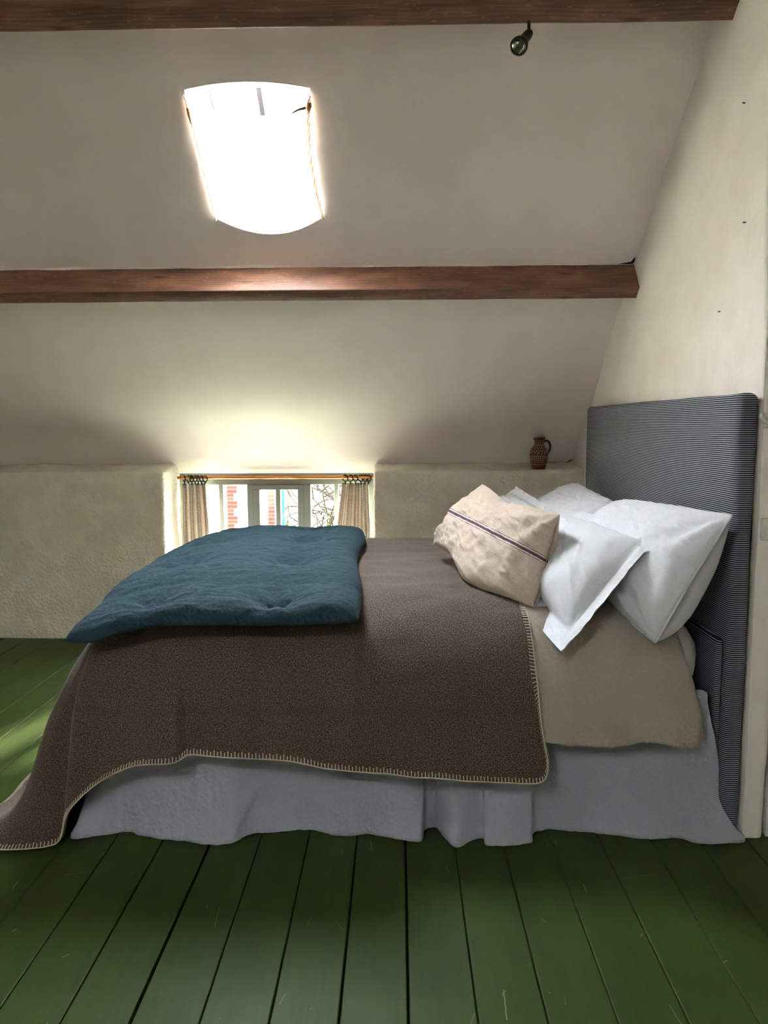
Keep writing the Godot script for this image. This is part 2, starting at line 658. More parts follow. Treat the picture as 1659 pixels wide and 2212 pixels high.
func slope_with_hole(st: SurfaceTool, rear: bool, hole: Array, outer: Array, x0: float, x1: float, z0: float, z1: float) -> void:
	var yof := func(z: float) -> float:
		return (3.05 - SLOPE * (z + 0.62)) if rear else ceil_y(z)
	var up := Vector3(0, 0.7935, 0.6086) if rear else -NIN
	var cx := 0.0
	var cz := 0.0
	for p in hole:
		cx += p.x / hole.size()
		cz += p.y / hole.size()
	var rings := 48
	var inner := []
	for r in rings + 1:
		var row := PackedVector3Array()
		var t := pow(float(r) / rings, 1.6)
		for p in hole:
			var d := Vector2(p.x - cx, p.y - cz)
			var kx: float = ((x1 - cx) / d.x if d.x > 0 else (x0 - cx) / d.x) if absf(d.x) > 1e-6 else 1e9
			var kz: float = ((z1 - cz) / d.y if d.y > 0 else (z0 - cz) / d.y) if absf(d.y) > 1e-6 else 1e9
			var far := d * minf(kx, kz)
			var q := d.lerp(far, t)
			var x := cx + q.x
			var z := cz + q.y
			var bump := 0.006 * nz.get_noise_2d(x * 1.1, z * 1.1 + 40.0) + 0.002 * nz.get_noise_2d(x * 4.0, z * 4.0)
			if not rear:
				bump -= 0.034 * exp(-pow((z + 4.62) / 0.2, 2.0))      # the old ceiling bellies up above the ledge
			if r == 0:
				bump += 0.0025 * nz.get_noise_2d(x * 30.0, z * 30.0)
			row.append(Vector3(x, yof.call(z), z) - up * bump)
		inner.append(row)
	grid(st, inner, null, false, true, not rear)
	var rev := []
	for r in 7:
		var t := r / 6.0
		var row := PackedVector3Array()
		for i in hole.size():
			var q: Vector2 = hole[i].lerp(outer[i], t)
			row.append(Vector3(q.x, yof.call(q.y), q.y) + up * 0.14 * t)
		rev.append(row)
	grid(st, rev, null, false, true, rear)
	var top := []
	for r in 2:
		var row := PackedVector3Array()
		for i in hole.size():
			row.append(rev[6][i] if r == 0 else inner[rings][i] + up * 0.14)
		top.append(row)
	grid(st, top, null, false, true, rear)

# ------------------------------------------------------------------ low casement window
func build_window() -> void:
	var w := Node3D.new()
	w.name = "window_1"
	add_child(w)
	struct(w, "low pale grey casement window under the eaves")
	var z0 := -4.945
	var z1 := -4.895
	var f := func(n: String, lo: Vector3, hi: Vector3, parent: Node) -> MeshInstance3D:
		var s := new_st()
		box(s, lo, hi, 0.004)
		return obj(n, s, M.frame, parent)
	f.call("head", Vector3(-1.43, 0.911, z0), Vector3(-0.13, 1.03, z1), w)
	f.call("sill", Vector3(-1.43, 0.30, z0 - 0.02), Vector3(-0.13, 0.385, z1 + 0.02), w)
	f.call("jamb", Vector3(-1.43, 0.38, z0), Vector3(-1.36, 0.912, z1), w)
	f.call("jamb", Vector3(-0.205, 0.38, z0), Vector3(-0.13, 0.912, z1), w)
	f.call("mullion", Vector3(-0.971, 0.38, z0), Vector3(-0.929, 0.912, z1 + 0.006), w)
	f.call("mullion", Vector3(-0.607, 0.38, z0), Vector3(-0.562, 0.912, z1 + 0.006), w)
	f.call("glazing_bar", Vector3(-1.157, 0.38, z0 + 0.008), Vector3(-1.127, 0.912, z1 - 0.008), w)
	f.call("glazing_bar", Vector3(-0.413, 0.38, z0 + 0.008), Vector3(-0.383, 0.912, z1 - 0.008), w)
	var cs := Node3D.new()
	cs.name = "casement"
	w.add_child(cs)
	f.call("top_rail", Vector3(-0.93, 0.879, z0 + 0.006), Vector3(-0.606, 0.911, z1 + 0.012), cs)
	f.call("bottom_rail", Vector3(-0.93, 0.385, z0 + 0.006), Vector3(-0.606, 0.43, z1 + 0.012), cs)
	f.call("stile", Vector3(-0.93, 0.43, z0 + 0.006), Vector3(-0.888, 0.88, z1 + 0.012), cs)
	f.call("stile", Vector3(-0.646, 0.43, z0 + 0.006), Vector3(-0.606, 0.88, z1 + 0.012), cs)
	f.call("glazing_bar", Vector3(-0.788, 0.43, z0 + 0.01), Vector3(-0.756, 0.88, z1 + 0.006), cs)
	for r in [[-1.36, -1.157, w], [-1.127, -0.971, w], [-0.888, -0.788, cs], [-0.756, -0.646, cs], [-0.562, -0.413, w], [-0.383, -0.205, w]]:
		var s := new_st()
		box(s, Vector3(r[0] - 0.004, 0.38, -4.924), Vector3(r[1] + 0.004, 0.914, -4.920))
		obj("pane", s, M.glass, r[2])

func on_ceiling(x: float, z: float, out := 0.0) -> Vector3:
	return Vector3(x, ceil_y(z), z) + NIN * out

func build_skylight() -> void:
	# roof window above the visible skylight
	var w := Node3D.new()
	w.name = "window_2"
	add_child(w)
	struct(w, "arched skylight cut through the sloping ceiling")
	var st := new_st()
	var z := 0.0
	for seg in [[-0.88, -0.80, -3.54, -2.78], [-0.283, -0.20, -3.54, -2.78], [-0.81, -0.27, -2.875, -2.78], [-0.81, -0.27, -3.54, -3.445]]:
		slab(st, seg[0], seg[1], seg[2], seg[3], -0.14, -0.20)
	obj("frame", st, M.white_paint, w)
	st = new_st()
	slab(st, -0.82, -0.26, -3.47, -2.84, -0.165, -0.169)
	obj("pane", st, M.glass, w)
	for b in [[-0.713, 0.012, -3.047, -2.981], [-0.525, 0.020, -3.064, -2.976]]:
		st = new_st()
		slab(st, b[0] - b[1] * 0.5, b[0] + b[1] * 0.5, b[2], b[3], -0.14, -0.150)
		obj("glazing_strap", st, M.lead, w)
	# the rear roof window behind the camera
	var w3 := Node3D.new()
	w3.name = "window_3"
	add_child(w3)
	struct(w3, "roof window in the opposite slope")
	st = new_st()
	for seg in [[-1.22, -1.13, 0.06, 0.74], [-0.47, -0.38, 0.06, 0.74], [-1.22, -0.38, 0.06, 0.13], [-1.22, -0.38, 0.67, 0.74]]:
		slab(st, seg[0], seg[1], seg[2], seg[3], -0.14, -0.19, true)
	obj("frame", st, M.white_paint, w3)
	st = new_st()
	slab(st, -1.15, -0.45, 0.10, 0.70, -0.165, -0.169, true)
	obj("pane", st, M.glass, w3)
	# twisted cords strung down both sides of the opening
	cord([Vector2(-0.769, -2.932), Vector2(-0.766, -3.08), Vector2(-0.767, -3.22), Vector2(-0.765, -3.347)], 0.0045, "thin twisted cord along the left edge of the skylight", false)
	cord([Vector2(-0.318, -2.930), Vector2(-0.332, -3.0), Vector2(-0.340, -3.12), Vector2(-0.330, -3.25), Vector2(-0.315, -3.347)], 0.0075, "thicker twisted cord along the right edge of the skylight", true)

func slab(st: SurfaceTool, xa: float, xb: float, za: float, zb: float, n0: float, n1: float, rear := false) -> void:
	# a flat piece parallel to a slope; n0, n1 are distances along the inward normal
	st.set_smooth_group(-1)
	var p := []
	for n in [n0, n1]:
		for c in [[xa, za], [xb, za], [xb, zb], [xa, zb]]:
			if rear:
				p.append(Vector3(c[0], 3.05 - SLOPE * (c[1] + 0.62), c[1]) + Vector3(0, -0.7935, -0.6086) * n)
			else:
				p.append(on_ceiling(c[0], c[1], n))
	for q in [[0, 1, 2, 3], [7, 6, 5, 4], [0, 4, 5, 1], [1, 5, 6, 2], [2, 6, 7, 3], [3, 7, 4, 0]]:
		tri(st, p[q[0]], p[q[1]], p[q[2]])
		tri(st, p[q[0]], p[q[2]], p[q[3]])
	st.set_smooth_group(0)

func cord(path: Array, r: float, label: String, tape: bool) -> void:
	var t := thing("blind_cord", label, "cord", on_ceiling(path[0].x, path[0].y), "cords beside the skylight")
	var base := t.position
	var pts := []
	for i in 60:
		var f := i / 59.0 * (path.size() - 1)
		var k := mini(int(f), path.size() - 2)
		var q: Vector2 = path[k].lerp(path[k + 1], f - k)
		pts.append(on_ceiling(q.x, q.y, 0.012) - base)
	for s in 2:
		var st := new_st()
		var hp := []
		for i in 60:
			var a := i * 0.75 + PI * s
			var rr := r * 0.55 * (1.0 + 0.5 * nz.get_noise_1d(i * 0.9 + s * 30.0))
			hp.append(pts[i] + Vector3(cos(a), 0, 0) * rr + NIN * sin(a) * rr)
		tube(st, hp, r * 0.6, 6)
		obj("strand", st, M.cord, t)
	for e in [0, 59]:
		var st := new_st()
		var ring := []
		for i in 15:
			var a := TAU * i / 14.0
			ring.append(pts[e] + (UPS * cos(a) + NIN * sin(a)) * 0.0085 - NIN * 0.002)
		tube(st, ring, 0.0018, 5, false)
		tube(st, [pts[e] - NIN * 0.02, pts[e] - NIN * 0.009], 0.002, 5)
		obj("screw_eye", st, M.steel, t)
	var st2 := new_st()
	tube(st2, [pts[4] + NIN * 0.002, pts[7] + NIN * 0.002, pts[10] + NIN * 0.002], [r * 1.2, r * 1.6, r * 1.1], 8)
	obj("toggle", st2, M.toggle, t)
	if tape:
		st2 = new_st()
		var a0: Vector3 = pts[8]
		var g := []
		for i in 8:
			var f := i / 7.0
			var c := a0 + Vector3(-0.062 * f, 0.0, 0.0) + UPS * (0.004 - 0.02 * f * f) + NIN * 0.004
			g.append(PackedVector3Array([c - UPS * (0.007 - 0.004 * f), c + UPS * (0.007 - 0.004 * f)]))
		sheet(st2, g, 0.0015)
		obj("tape_tie", st2, M.toggle, t)

# ------------------------------------------------------------------ outside the low window
func build_outside() -> void:
	var st := new_st()
	box(st, Vector3(-30, -2.9, -40), Vector3(30, -2.6, -5.4))
	struct(obj("ground", st, M.ground), "pale yard below the window")
	var h := thing("neighbouring_house", "white rendered house with red brick strips seen through the low window", "house", Vector3(-6, -2.6, -15.6))
	st = new_st()
	box(st, Vector3(-6, 0, 0), Vector3(3.9, 5.2, 0.6), 0.02)
	obj("wall", st, M.render_white, h)
	st = new_st()
	var roof := [Vector3(-6.2, 5.1, 0.9), Vector3(4.1, 5.1, 0.9), Vector3(4.1, 7.4, -2.5), Vector3(-6.2, 7.4, -2.5)]
	grid(st, [PackedVector3Array([roof[0], roof[3]]), PackedVector3Array([roof[1], roof[2]])])
	sheet(st, [PackedVector3Array([roof[0], roof[3]]), PackedVector3Array([roof[1], roof[2]])], 0.12)
	obj("roof", st, M.slate, h)
	# brick strips: alternating long and short bricks
	var bm := []
	for wdt in [0.13, 0.2]:
		var s := new_st()
		box(s, Vector3(0, 0, 0), Vector3(wdt, 0.065, 0.03), 0.004)
		bm.append(commit(s))
	for strip in [[-3.37, -2.0, 1.0], [-2.565, -0.75, 0.9]]:
		var y: float = strip[1]
		var k := 0
		while y < strip[2]:
			var o := MeshInstance3D.new()
			o.name = "brick"
			o.mesh = bm[(k / 2) % 2 if strip[0] < -3.0 else 0]
			o.material_override = M.brick_a if (k * 7) % 3 else M.brick_b
			h.add_child(o, true)
			o.position = Vector3(strip[0] * 15.0 / 15.0, y, -14.98) - h.position + Vector3(0, 0, -0.005)
			y += 0.075
			k += 1
	# window of the house, partly seen
	st = new_st()
	box(st, Vector3(-3.05, -0.6, -15.0) - h.position, Vector3(-3.02, 0.9, -14.96) - h.position)
	obj("window_frame", st, M.slate, h)
	st = new_st()
	tube(st, [Vector3(0, 0, 0), Vector3(0, 5.0, 0)], 0.04, 10)
	var dp := obj("drainpipe", st, M.teal)
	dp.position = Vector3(-2.27, -2.6, -14.92)
	tag(dp, "teal drainpipe beyond the middle panes of the low window", "drainpipe")
	# tangled shrub
	var sh := thing("tangled_shrub", "tangled bare shrub with pale twigs seen through the right panes", "shrub", Vector3(-1.0, -2.6, -10.2))
	var tw := new_st()
	var lf := new_st()
	var r := RandomNumberGenerator.new()
	r.seed = 77
	for k in 460:
		var p := Vector3(r.randf_range(-0.38, 1.25), r.randf_range(0.0, 3.2), r.randf_range(-0.6, 0.5))
		var d := Vector3(r.randfn(0, 0.6), r.randf_range(0.2, 1.0), r.randfn(0, 0.4)).normalized()
		var pts := []
		var n := 8
		for i in n:
			pts.append(p)
			p += d * 0.16
			p.x = maxf(p.x, -0.46)
			d = (d + Vector3(r.randfn(0, 0.35), r.randfn(-0.12, 0.3), r.randfn(0, 0.25))).normalized()
			if r.randf() < 0.5:
				var a := Vector3(r.randfn(0, 1), r.randfn(0, 1), r.randfn(0, 1)).normalized() * 0.035
				var b := Vector3(r.randfn(0, 1), r.randfn(0, 1), r.randfn(0, 1)).normalized() * 0.02
				tri(lf, p - b, p + a, p + b)
				tri(lf, p + a, p + a * 2.0, p + b)
		var rad := PackedFloat32Array()
		for i in n:
			rad.append(lerpf(0.013, 0.005, i / (n - 1.0)))
		tube(tw, pts, rad, 4, false)
	obj("twigs", tw, M.twig, sh)
	obj("foliage", lf, M.leaf, sh)

# ------------------------------------------------------------------ purlins
func build_beams() -> void:
	purlin(3.562, "lower", "brown stained timber purlin running below the skylight", -0.0008)
	purlin(2.640, "upper", "dark brown timber purlin along the top, carrying the spotlight", 0.0)

func purlin(d: float, _which: String, label: String, tilt: float) -> void:
	var o := Node3D.new()
	o.name = numbered("timber_beam")
	add_child(o)
	tag(o, label, "beam", "timber beams under the ceiling")
	# local y runs down the slope, local z into the room
	o.transform = Transform3D(Basis(Vector3(1, tilt, 0).normalized(), -UPS, -NIN), on_ceiling(0, -d))
	o.basis = Basis(Vector3.RIGHT, -UPS, -NIN)
	var st := new_st()
	var wav := func(p: Vector3, n: Vector3) -> Vector3:
		return p + n * (0.0022 * nz.get_noise_2d(p.x * 2.0 + d * 10.0, p.y * 6.0 + p.z * 9.0) + 0.0012 * nz.get_noise_2d(p.x * 9.0, p.y * 20.0 + p.z * 20.0))
	rbox(st, Vector3(-3.45, 0.0, -0.147), Vector3(1.09, 0.066, 0.03), 0.005, 0.05, wav)
	obj("timber", st, M.beam, o)
	# skim of plaster where the beam meets the ceiling and the wall
	st = new_st()
	var g := []
	for i in 150:
		var x := lerpf(-3.4, 1.06, i / 149.0)
		var hgt := 0.004 + 0.003 * nz.get_noise_1d(x * 6.0 + d * 40.0)
		g.append(PackedVector3Array([Vector3(x, 0.002, -hgt * 1.2), Vector3(x, -0.003, -hgt), Vector3(x, -0.012, 0.004)]))
	grid(st, g)
	obj("plaster_bead", st, M.ceiling, o)

# ------------------------------------------------------------------ bed
const NEAR := [Vector2(-4.2, 0.60), Vector2(-4.0, 0.672), Vector2(-3.7, 0.725), Vector2(-3.3, 0.742), Vector2(-2.9, 0.742), Vector2(-2.62, 0.734), Vector2(-2.47, 0.715), Vector2(-2.38, 0.675), Vector2(-2.31, 0.60), Vector2(-2.265, 0.50), Vector2(-2.24, 0.36)]

func bed_top(x: float, z: float) -> float:
	var y := curve(NEAR, z)
	y -= 0.09 * pow(maxf(0.0, -0.66 - x) / 0.34, 2.2)
	return y

func build_bed() -> void:
	var b := thing("bed", "pale sheeted mattress on its base, glimpsed between the linen duvet and the headboard", "bed", Vector3(0, 0, -3.2))
	var st := new_st()
	box(st, Vector3(-0.94, 0.04, -0.9), Vector3(0.94, 0.36, 0.84), 0.02)
	obj("divan_base", st, M.sheet, b)
	st = new_st()
	var crump := func(p: Vector3, n: Vector3) -> Vector3:
		return p + n * (0.012 * nz.get_noise_3d(p.x * 7.0, p.y * 3.0, p.z * 9.0) + 0.006 * absf(nz.get_noise_3d(p.x * 16.0, p.y * 5.0, p.z * 18.0)))
	rbox(st, Vector3(-0.90, 0.40, -0.88), Vector3(0.958, 0.685, 0.865), 0.13, 0.03, crump)
	obj("mattress", st, M.sheet, b)
	# valance: folds of white linen down to the boards
	var hem := [Vector2(1.075, -2.30), Vector2(1.059, -2.271), Vector2(0.932, -2.265), Vector2(0.871, -2.288), Vector2(0.751, -2.293), Vector2(0.573, -2.330), Vector2(0.473, -2.345), Vector2(0.420, -2.312), Vector2(0.402, -2.260), Vector2(0.275, -2.248), Vector2(0.257, -2.294), Vector2(0.178, -2.237), Vector2(0.141, -2.287), Vector2(0.117, -2.350), Vector2(0.081, -2.338), Vector2(0.056, -2.267), Vector2(-0.099, -2.305), Vector2(-0.185, -2.298), Vector2(-0.292, -2.332), Vector2(-0.374, -2.326), Vector2(-0.470, -2.302), Vector2(-0.520, -2.249), Vector2(-0.580, -2.245), Vector2(-0.671, -2.263), Vector2(-0.802, -2.287), Vector2(-0.871, -2.318), Vector2(-0.924, -2.296), Vector2(-1.034, -2.276), Vector2(-1.02, -2.36), Vector2(-0.985, -2.6), Vector2(-1.01, -2.85), Vector2(-0.985, -3.2), Vector2(-1.01, -3.6), Vector2(-0.99, -4.0), Vector2(-0.97, -4.16)]
	var hp := []
	for q in hem:
		hp.append(Vector3(q.x, 0, q.y))
	st = new_st()
	var g := []
	var cols := 300
	for i in cols:
		var f := i / (cols - 1.0) * (hp.size() - 1)
		var p := crom(hp, f)
		# the same place at the top of the valance
		var top := Vector3(clampf(p.x, -0.955, 0.955), 0, -2.318)
		if p.z < -2.37:
			top = Vector3(-0.955, 0, p.z)
		elif p.x < -0.93:
			top = Vector3(-0.955, 0, lerpf(-2.318, -2.36, sstep(-2.29, -2.37, p.z)))
		if p.x > 0.04 and p.x < 0.13:
			top.z -= 0.022 * sstep(0.045, 0.062, p.x) * sstep(0.128, 0.112, p.x)
		var row := PackedVector3Array()
		for j in 26:
			var t := j / 25.0           # 0 top, 1 hem
			var k := 0.12 * t + 0.88 * pow(t, 2.6)
			var q := top.lerp(p, k)
			q.y = lerpf(0.475 - 0.13 * sstep(0.93, 1.08, p.x), 0.006, t)
			var s := float(i) * 0.05
			q.z += 0.006 * nz.get_noise_2d(q.x * 9.0, q.y * 2.0) * (0.3 + t) + 0.0045 * nz.get_noise_2d(q.x * 26.0, q.y * 14.0) + 0.003 * absf(nz.get_noise_2d(q.x * 14.0 + q.y * 9.0, q.y * 30.0))
			q.z += 0.004 * nz.get_noise_2d(q.x * 5.0 + q.y * 12.0, q.y * 22.0) * sstep(0.5, 0.95, t)
			if p.x > 0.9 and p.z > -2.32:
				q.x = lerpf(q.x, p.x, 0.0) + 0.035 * sin(PI * clampf((t - 0.05) / 0.75, 0.0, 1.0)) * sstep(0.9, 1.0, p.x) * sstep(1.09, 1.0, p.x)
			row.append(q)
		# hem turned along the floor
		var last := row[25]
		var outw := Vector3(0, 0, 1) if p.z > -2.37 else Vector3(-1, 0, 0)
		row[24] = last + outw * 0.002 + Vector3(0, 0.010, 0)
		row[25] = last + outw * 0.008
		g.append(row)
	sheet(st, g, 0.004)
	var sk := obj("bed_skirt", st, M.skirt)
	tag(sk, "white crumpled linen valance hanging from the bed to the green floor", "bed skirt")
	# linen duvet
	st = new_st()
	var du := []
	for i in 90:
		var s := i / 89.0
		var row := PackedVector3Array()
		var x := lerpf(-0.70, 0.862, s)
		var prof := []
		for zz in [-4.16, -4.0, -3.7, -3.3, -2.9, -2.62, -2.47, -2.385, -2.315]:
			prof.append(Vector3(x, curve(NEAR, zz) - 0.006, zz))
		var hy := curve([Vector2(-0.7, 0.36), Vector2(0.40, 0.35), Vector2(0.6, 0.328), Vector2(0.72, 0.345), Vector2(0.865, 0.318)], x)
		prof.append(Vector3(x, 0.52, -2.268))
		prof.append(Vector3(x, 0.43, -2.246))
		prof.append(Vector3(x, hy, -2.230))
		for j in 110:
			var f := j / 109.0 * (prof.size() - 1)
			var q := crom(prof, f)
			var drop := sstep(0.70, 0.35, q.y) if q.z > -2.6 else 0.0
			q.x += 0.045 * drop * sstep(0.75, 1.0, s)          # the end flares towards the hem
			q.z += drop * (0.010 * nz.get_noise_2d(q.x * 8.0, q.y * 3.0) + 0.010 * nz.get_noise_2d(q.x * 20.0, q.y * 7.0 + q.x * 6.0) * sstep(0.55, 0.38, q.y) + 0.005 * nz.get_noise_2d(q.x * 16.0, q.y * 5.0) + 0.004 * nz.get_noise_2d(q.x * 45.0 + 7.0, q.y * 30.0))
			q.y += 0.006 * nz.get_noise_2d(q.x * 6.0, q.z * 6.0) * (1.0 - drop)
			var e := maxf(0.0, (s - 0.94) / 0.06)
			q.z -= 0.02 * e * e * (1.0 if q.z > -2.5 else 0.0)
			q.y -= 0.018 * e * e * (1.0 - drop)
			var tuck := sstep(0.40, 0.33, x)
			q.y -= 0.03 * tuck * (1.0 - drop)
			q.z -= drop * (0.016 * sstep(0.47, 0.44, q.x) + 0.025 * tuck)
			row.append(q)
		du.append(row)
	sheet(st, du, 0.018)
	var dv := obj("linen_duvet", st, M.duvet)
	tag(dv, "oatmeal linen duvet showing between blanket and headboard", "duvet")

# ------------------------------------------------------------------ wool blanket
func build_blanket() -> void:
	var up := 0.016
	var ribs := []
	var near := func(x: float, hy: float, hx: float) -> Array:
		var r := [Vector3(maxf(x, -0.3), bed_top(maxf(x, -0.3), -3.35) + up, -3.35), Vector3(lerpf(maxf(x, -0.3), x, 0.5), bed_top(x, -2.95) + up, -2.95), Vector3(x, bed_top(x, -2.62) + up, -2.62), Vector3(x, bed_top(x, -2.45) + up, -2.45)]
		r.append(Vector3(lerpf(x, hx, 0.1), bed_top(x, -2.345) + up, -2.338))
		r.append(Vector3(lerpf(x, hx, 0.25), 0.535, -2.255))
		r.append(Vector3(lerpf(x, hx, 0.55), lerpf(0.50, hy, 0.5) , -2.222))
		r.append(Vector3(hx, hy, -2.205))
		return r
	ribs.append(near.call(0.405, 0.285, 0.447))
	ribs.append(near.call(0.400, 0.245, 0.442))
	ribs.append(near.call(0.390, 0.226, 0.425))
	ribs.append(near.call(0.36, 0.222, 0.385))
	ribs.append(near.call(0.2, 0.231, 0.21))
	ribs.append(near.call(0.0, 0.247, 0.0))
	ribs.append(near.call(-0.18, 0.262, -0.18))
	ribs.append(near.call(-0.34, 0.292, -0.34))
	ribs.append(near.call(-0.5, 0.302, -0.5))
	ribs.append(near.call(-0.625, 0.310, -0.625))
	ribs.append(near.call(-0.66, 0.300, -0.665))
	ribs.append(near.call(-0.76, 0.282, -0.785))
	ribs.append(near.call(-0.83, 0.222, -0.91))
	ribs.append([Vector3(-0.3, 0.755, -3.35), Vector3(-0.56, 0.755, -2.95), Vector3(-0.82, 0.735, -2.6), Vector3(-0.88, 0.70, -2.45), Vector3(-0.935, 0.635, -2.335), Vector3(-0.975, 0.49, -2.262), Vector3(-1.0, 0.29, -2.226), Vector3(-1.012, 0.125, -2.212)])
	ribs.append([Vector3(-0.3, 0.755, -3.35), Vector3(-0.58, 0.755, -3.0), Vector3(-0.84, 0.732, -2.65), Vector3(-0.905, 0.695, -2.48), Vector3(-0.965, 0.62, -2.36), Vector3(-1.015, 0.42, -2.285), Vector3(-1.035, 0.19, -2.255), Vector3(-1.055, 0.02, -2.225)])
	ribs.append([Vector3(-0.3, 0.755, -3.35), Vector3(-0.6, 0.755, -3.05), Vector3(-0.85, 0.73, -2.7), Vector3(-0.925, 0.69, -2.52), Vector3(-0.99, 0.60, -2.385), Vector3(-1.06, 0.40, -2.285), Vector3(-1.10, 0.16, -2.225), Vector3(-1.125, 0.014, -2.195)])
	ribs.append([Vector3(-0.3, 0.755, -3.35), Vector3(-0.6, 0.755, -3.1), Vector3(-0.86, 0.73, -2.76), Vector3(-0.94, 0.685, -2.58), Vector3(-1.02, 0.585, -2.43), Vector3(-1.10, 0.39, -2.31), Vector3(-1.165, 0.13, -2.235), Vector3(-1.25, 0.014, -2.19)])
	ribs.append([Vector3(-0.3, 0.755, -3.35), Vector3(-0.6, 0.755, -3.15), Vector3(-0.86, 0.73, -2.83), Vector3(-0.95, 0.68, -2.65), Vector3(-1.035, 0.57, -2.5), Vector3(-1.115, 0.37, -2.38), Vector3(-1.22, 0.10, -2.29), Vector3(-1.48, 0.014, -2.22)])
	ribs.append([Vector3(-0.3, 0.755, -3.35), Vector3(-0.6, 0.755, -3.2), Vector3(-0.86, 0.73, -2.95), Vector3(-0.95, 0.68, -2.8), Vector3(-1.035, 0.56, -2.66), Vector3(-1.095, 0.36, -2.55), Vector3(-1.17, 0.10, -2.50), Vector3(-1.36, 0.014, -2.47)])
	ribs.append([Vector3(-0.3, 0.755, -3.35), Vector3(-0.6, 0.755, -3.3), Vector3(-0.86, 0.73, -3.2), Vector3(-0.95, 0.68, -3.1), Vector3(-1.02, 0.55, -3.0), Vector3(-1.06, 0.35, -2.92), Vector3(-1.11, 0.10, -2.86), Vector3(-1.36, 0.014, -2.80)])
	ribs.append([Vector3(-0.3, 0.755, -3.35), Vector3(-0.6, 0.752, -3.5), Vector3(-0.86, 0.725, -3.55), Vector3(-0.95, 0.675, -3.58), Vector3(-1.02, 0.55, -3.6), Vector3(-1.06, 0.35, -3.6), Vector3(-1.10, 0.12, -3.6), Vector3(-1.2, 0.014, -3.6)])
	ribs.append([Vector3(-0.3, 0.755, -3.35), Vector3(-0.55, 0.74, -3.7), Vector3(-0.80, 0.70, -3.95), Vector3(-0.90, 0.65, -4.05), Vector3(-0.98, 0.55, -4.15), Vector3(-1.02, 0.35, -4.2), Vector3(-1.06, 0.15, -4.22), Vector3(-1.1, 0.02, -4.25)])
	for x in [-0.55, -0.1, 0.405]:
		var xs := maxf(x, -0.3)
		ribs.append([Vector3(xs, bed_top(xs, -3.35) + up, -3.35), Vector3(x, bed_top(x, -3.6) + up, -3.6), Vector3(x, bed_top(x, -3.8) + up, -3.8), Vector3(x, bed_top(x, -4.0) + up, -4.0), Vector3(x, 0.63, -4.15), Vector3(x, 0.52, -4.2), Vector3(x, 0.42, -4.22), Vector3(x, 0.32, -4.23)])
	var ni := 330
	var nj := 80
	var cols := []
	for j in nj:
		var tj := j / (nj - 1.0) * 7.0
		var line := []
		for r in ribs:
			line.append(crom(r, tj))
		cols.append(line)
	var g := []
	for i in ni:
		var ti := i / (ni - 1.0) * (ribs.size() - 1)
		var row := PackedVector3Array()
		for j in nj:
			var p: Vector3 = crom(cols[j], ti)
			var side := sstep(0.70, 0.5, p.y)
			# soft rumples on top, hanging folds on the side
			var d := (1.0 - side) * (0.007 * nz.get_noise_2d(p.x * 2.2, p.z * 6.5 + p.x) + 0.003 * nz.get_noise_2d(p.x * 7.0, p.z * 12.0))
			p.y += d
			if p.z > -2.45 and p.x > -1.0:
				p.z += side * (0.010 * nz.get_noise_1d(p.x * 3.2 + 4.0) * sstep(0.66, 0.3, p.y) + 0.003 * nz.get_noise_2d(p.x * 9.0, p.y * 5.0))
				# one sharp pleat near the foot
				var c := p.x + 0.640 + 0.03 * (p.y - 0.3)
				p.z += 0.034 * sstep(0.0, -0.03, c) * sstep(-0.22, -0.03, c) * sstep(0.62, 0.35, p.y) * side
			p.y = maxf(p.y, 0.012)
			row.append(p)
		g.append(row)
	# keep the cloth outside of the duvet
	var st := new_st()
	sheet(st, g, 0.008)
	var o := obj("wool_blanket", st, M.wool)
	tag(o, "heathered brown wool blanket draped over the bed with cream blanket stitch", "blanket")
	# blanket stitch along the hem and the head-side edge
	var nrm := normals_of(g)
	var path := []
	var inn := []
	var pn := []
	for j in range(nj - 1, -1, -1):
		pass
	for j in range(0, nj):
		path.append(g[0][j]); inn.append((g[1][j] - g[0][j]).normalized()); pn.append(nrm[0][j])
	for i in range(1, ni - 60):
		path.append(g[i][nj - 1]); inn.append((g[i][nj - 2] - g[i][nj - 1]).normalized()); pn.append(nrm[i][nj - 1])
	for k in range(80, mini(116, path.size())):   # round the corner
		inn[k] = (inn[k] + Vector3(-0.3, 0.5, 0)).normalized() if path[k].x > 0.43 else inn[k]
	st = new_st()
	st.set_smooth_group(-1)
	var acc := 0.0
	var next_at := 0.0
	var edge := []
	for k in range(1, path.size()):
		var a: Vector3 = path[k - 1]
		var b: Vector3 = path[k]
		var ln := a.distance_to(b)
		while next_at <= acc + ln:
			stitch(st, a.lerp(b, clampf((next_at - acc) / maxf(ln, 1e-6), 0.0, 1.0)), inn[k], pn[k], (b - a).normalized())
			next_at += 0.0105
		acc += ln
		edge.append(b + pn[k] * 0.0005)
	tube(st, edge, 0.0022, 5, false)
	var s := obj("blanket_stitch", st, M.stitch, o)
	s.set_meta("kind", "stuff")
	s.set_meta("label", "cream blanket stitch")

func stitch(st: SurfaceTool, p: Vector3, inward: Vector3, n: Vector3, along: Vector3) -> void:
	var ln := 0.0165 + 0.002 * sin(p.x * 900.0)
	var a := p - inward * 0.001 + n * 0.0012
	var b := p + inward * ln + n * 0.0012
	var w := along * 0.0014
	var h := n * 0.0022
	var q := [a - w, a + w, b + w, b - w, a - w + h, a + w + h, b + w + h, b - w + h]
	for f in [[4, 5, 6, 7], [0, 4, 7, 3], [1, 2, 6, 5], [3, 7, 6, 2], [0, 1, 5, 4]]:
		tri(st, q[f[0]], q[f[2]], q[f[1]])
		tri(st, q[f[0]], q[f[3]], q[f[2]])

